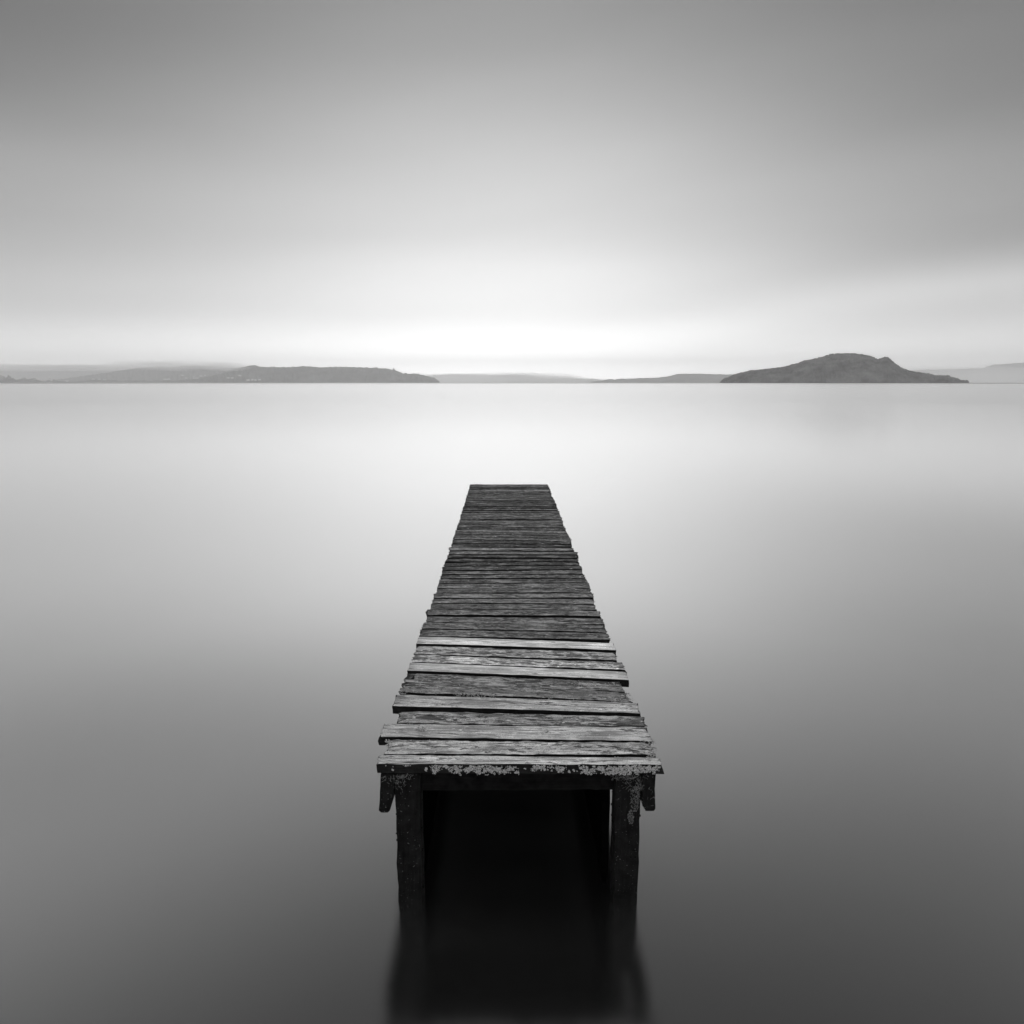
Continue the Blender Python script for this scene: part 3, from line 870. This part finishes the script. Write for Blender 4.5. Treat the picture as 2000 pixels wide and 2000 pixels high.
# houses along the far shore, tiny in the photograph
def house_proto():
    e = bpy.data.objects.new('house', None); COL.objects.link(e)
    bm = bmesh.new()
    bmesh.ops.create_cube(bm, size=1, matrix=Matrix.Translation((0, 0, .25)) @ Matrix.Diagonal((1, .6, 1.0, 1)))
    bm_obj('wall', bm, [M_WALL], e)
    bm = bmesh.new()
    v = [bm.verts.new(p) for p in ((-.55, -.36, .74), (.55, -.36, .74), (.55, .36, .74), (-.55, .36, .74), (-.55, 0, 1.1), (.55, 0, 1.1))]
    for f in ((0, 1, 5, 4), (2, 3, 4, 5), (0, 4, 3), (1, 2, 5), (3, 2, 1, 0)):
        bm.faces.new([v[i] for i in f])
    bm_obj('roof', bm, [M_ROOF], e)
    return e
proto = house_proto()
GH = 'houses on the far left shore'
HOUSES = [(97, 740.5, 16, low1, 'white house nearest the dark left shore'),
  (101, 743.5, 14, low1, 'low white building at the water just right of the dark left shore'),
  (131, 744.5, 22, low1, 'long pale shed alone at the waterline between two low shores'),
  (183, 741.5, 22, low1, 'bright white gabled house standing apart on the low shore'),
  (194, 742, 20, low1, 'long pale roof just right of the bright white gabled house'),
  (205, 742.5, 20, low1, 'long pale roof second right of the bright white gabled house'),
  (326, 741.5, 60, slope, 'wide pale-roofed building low on the wooded hillside'),
  (357, 734, 26, slope, 'highest pale house of the hillside cluster'),
  (364, 739, 20, slope, 'bright house left of the hillside cluster'),
  (378, 736, 16, slope, 'small bright house in the middle of the hillside cluster'),
  (379, 739.5, 16, slope, 'small bright house below the middle of the hillside cluster'),
  (386, 739.8, 34, slope, 'long bright house at the foot of the hillside cluster'),
  (393, 735.2, 26, slope, 'pale long house upper right in the hillside cluster'),
  (401, 734, 18, slope, 'pale house at the upper right end of the hillside cluster'),
  (408, 738, 22, slope, 'pale house at the lower right end of the hillside cluster'),
  (426, 729, 18, slope, 'lone pale house high on the hillside under the mist'),
  (446, 739, 20, head, 'left of two bright houses at the root of the headland'),
  (454, 739, 18, head, 'right of two bright houses at the root of the headland'),
  (469, 734.5, 24, head, 'pale house high among trees at the root of the headland'),
  (485, 743.3, 24, head, 'first white house by the water under the headland'),
  (493, 742.8, 16, head, 'second white house by the water under the headland'),
  (499, 743.4, 18, head, 'third white house by the water under the headland'),
  (507, 742.6, 20, head, 'largest white house by the water at the end of the headland row')]
for i, (px, py, wm, rd, lab) in enumerate(HOUSES):
    if i == 0:
        e = proto
    else:
        e = proto.copy(); COL.objects.link(e)
        for ch in list(proto.children):
            c = ch.copy(); COL.objects.link(c); c.parent = e
    p = rd.place(px, min(py, 745.6))
    d = Vector((p.x, p.y, 0)).normalized()
    e.location = p - d * 8 + Vector((0, 0, 1.0))
    e.scale = (wm, wm * .8, 9)
    e.rotation_euler = (0, 0, math.atan2(-d.x, d.y) + random.uniform(-.3, .3))
    tag(e, lab, 'house', GH)

# ------------------------------------------------------------------ air
def volume_mat(name, dens, g, col=.98):
    m, t = new_mat(name)
    v = t.node('ShaderNodeVolumePrincipled')
    v.inputs['Color'].default_value = (col, col, col, 1)
    v.inputs['Density'].default_value = dens
    v.inputs['Anisotropy'].default_value = g
    o = t.node('ShaderNodeOutputMaterial'); t.link(v.outputs[0], o.inputs['Volume'])
    return m
bm = bmesh.new()
lo, hi = Vector((-16500, -16500, -3.0)), Vector((16500, 16500, 450.0))
bmesh.ops.create_cube(bm, size=1, matrix=Matrix.Translation((lo + hi) / 2) @ Matrix.Diagonal((*(hi - lo), 1)))
hz = bm_obj('haze', bm, [volume_mat('lake_haze', 1.25e-4, 0.55)])
tag(hz, 'thin pale haze over the lake', kind='stuff')
M_CLOUD = volume_mat('low_cloud', 4.5e-4, 0.55, .998)
def cloud(px, py, D, rx_px, ry_px, depth, label):
    d = ray(px, py); sc = D / math.hypot(d.x, d.y)
    c = Vector((d.x * sc, d.y * sc, CAM_Z + d.z * sc))
    a = math.atan2(-d.x, d.y)
    for k, sh in enumerate((1.0, .84, .68, .53, .38)):         # a denser heart inside thinner air
        bm = bmesh.new()
        bmesh.ops.create_uvsphere(bm, u_segments=48, v_segments=20, radius=sh)
        for v in bm.verts:
            v.co *= 1 + .34 * mnoise.noise(v.co / sh * 2.6 + Vector((px, k * 3, 0)))
        mtx = Matrix.Translation(c) @ Matrix.Rotation(a, 4, 'Z') @ Matrix.Diagonal((rx_px / F_PX * D, depth, ry_px / F_PX * D, 1))
        bmesh.ops.transform(bm, matrix=mtx, verts=bm.verts[:])
        o = bm_obj('low_cloud', bm, [M_CLOUD])
        tag(o, label, kind='stuff')
cloud(30, 718, 11800, 170, 6.5, 800, 'low cloud lying on the far left hill tops')
cloud(190, 718.5, 11800, 150, 6, 800, 'low cloud lying on the pale hills between the two shores')
cloud(320, 714, 7700, 110, 9, 500, 'low cloud over the wooded hillside with houses')
cloud(436, 716, 6000, 48, 9, 500, 'low cloud in the dip before the headland')

cloud(955, 744, 10200, 220, 15, 1900, 'pale mist in front of the low hills under the bright sky')
cloud(1900, 742, 12000, 190, 24, 900, 'pale mist in front of the hills right of the island')

# ------------------------------------------------------------------ render settings
scene.view_settings.view_transform = 'Standard'
scene.view_settings.look = 'None'
scene.view_settings.exposure = 0.0
scene.view_settings.gamma = 1.0
scene.view_settings.use_curve_mapping = False
scene.render.engine = 'CYCLES'
cy = scene.cycles
cy.use_denoising = True
cy.denoiser = 'OPENIMAGEDENOISE'
cy.max_bounces = 8
cy.diffuse_bounces = 3
cy.glossy_bounces = 3
cy.volume_bounces = 3
cy.sample_clamp_indirect = 6
cy.use_adaptive_sampling = True
cy.adaptive_threshold = 0.006
scene.render.dither_intensity = 1.0
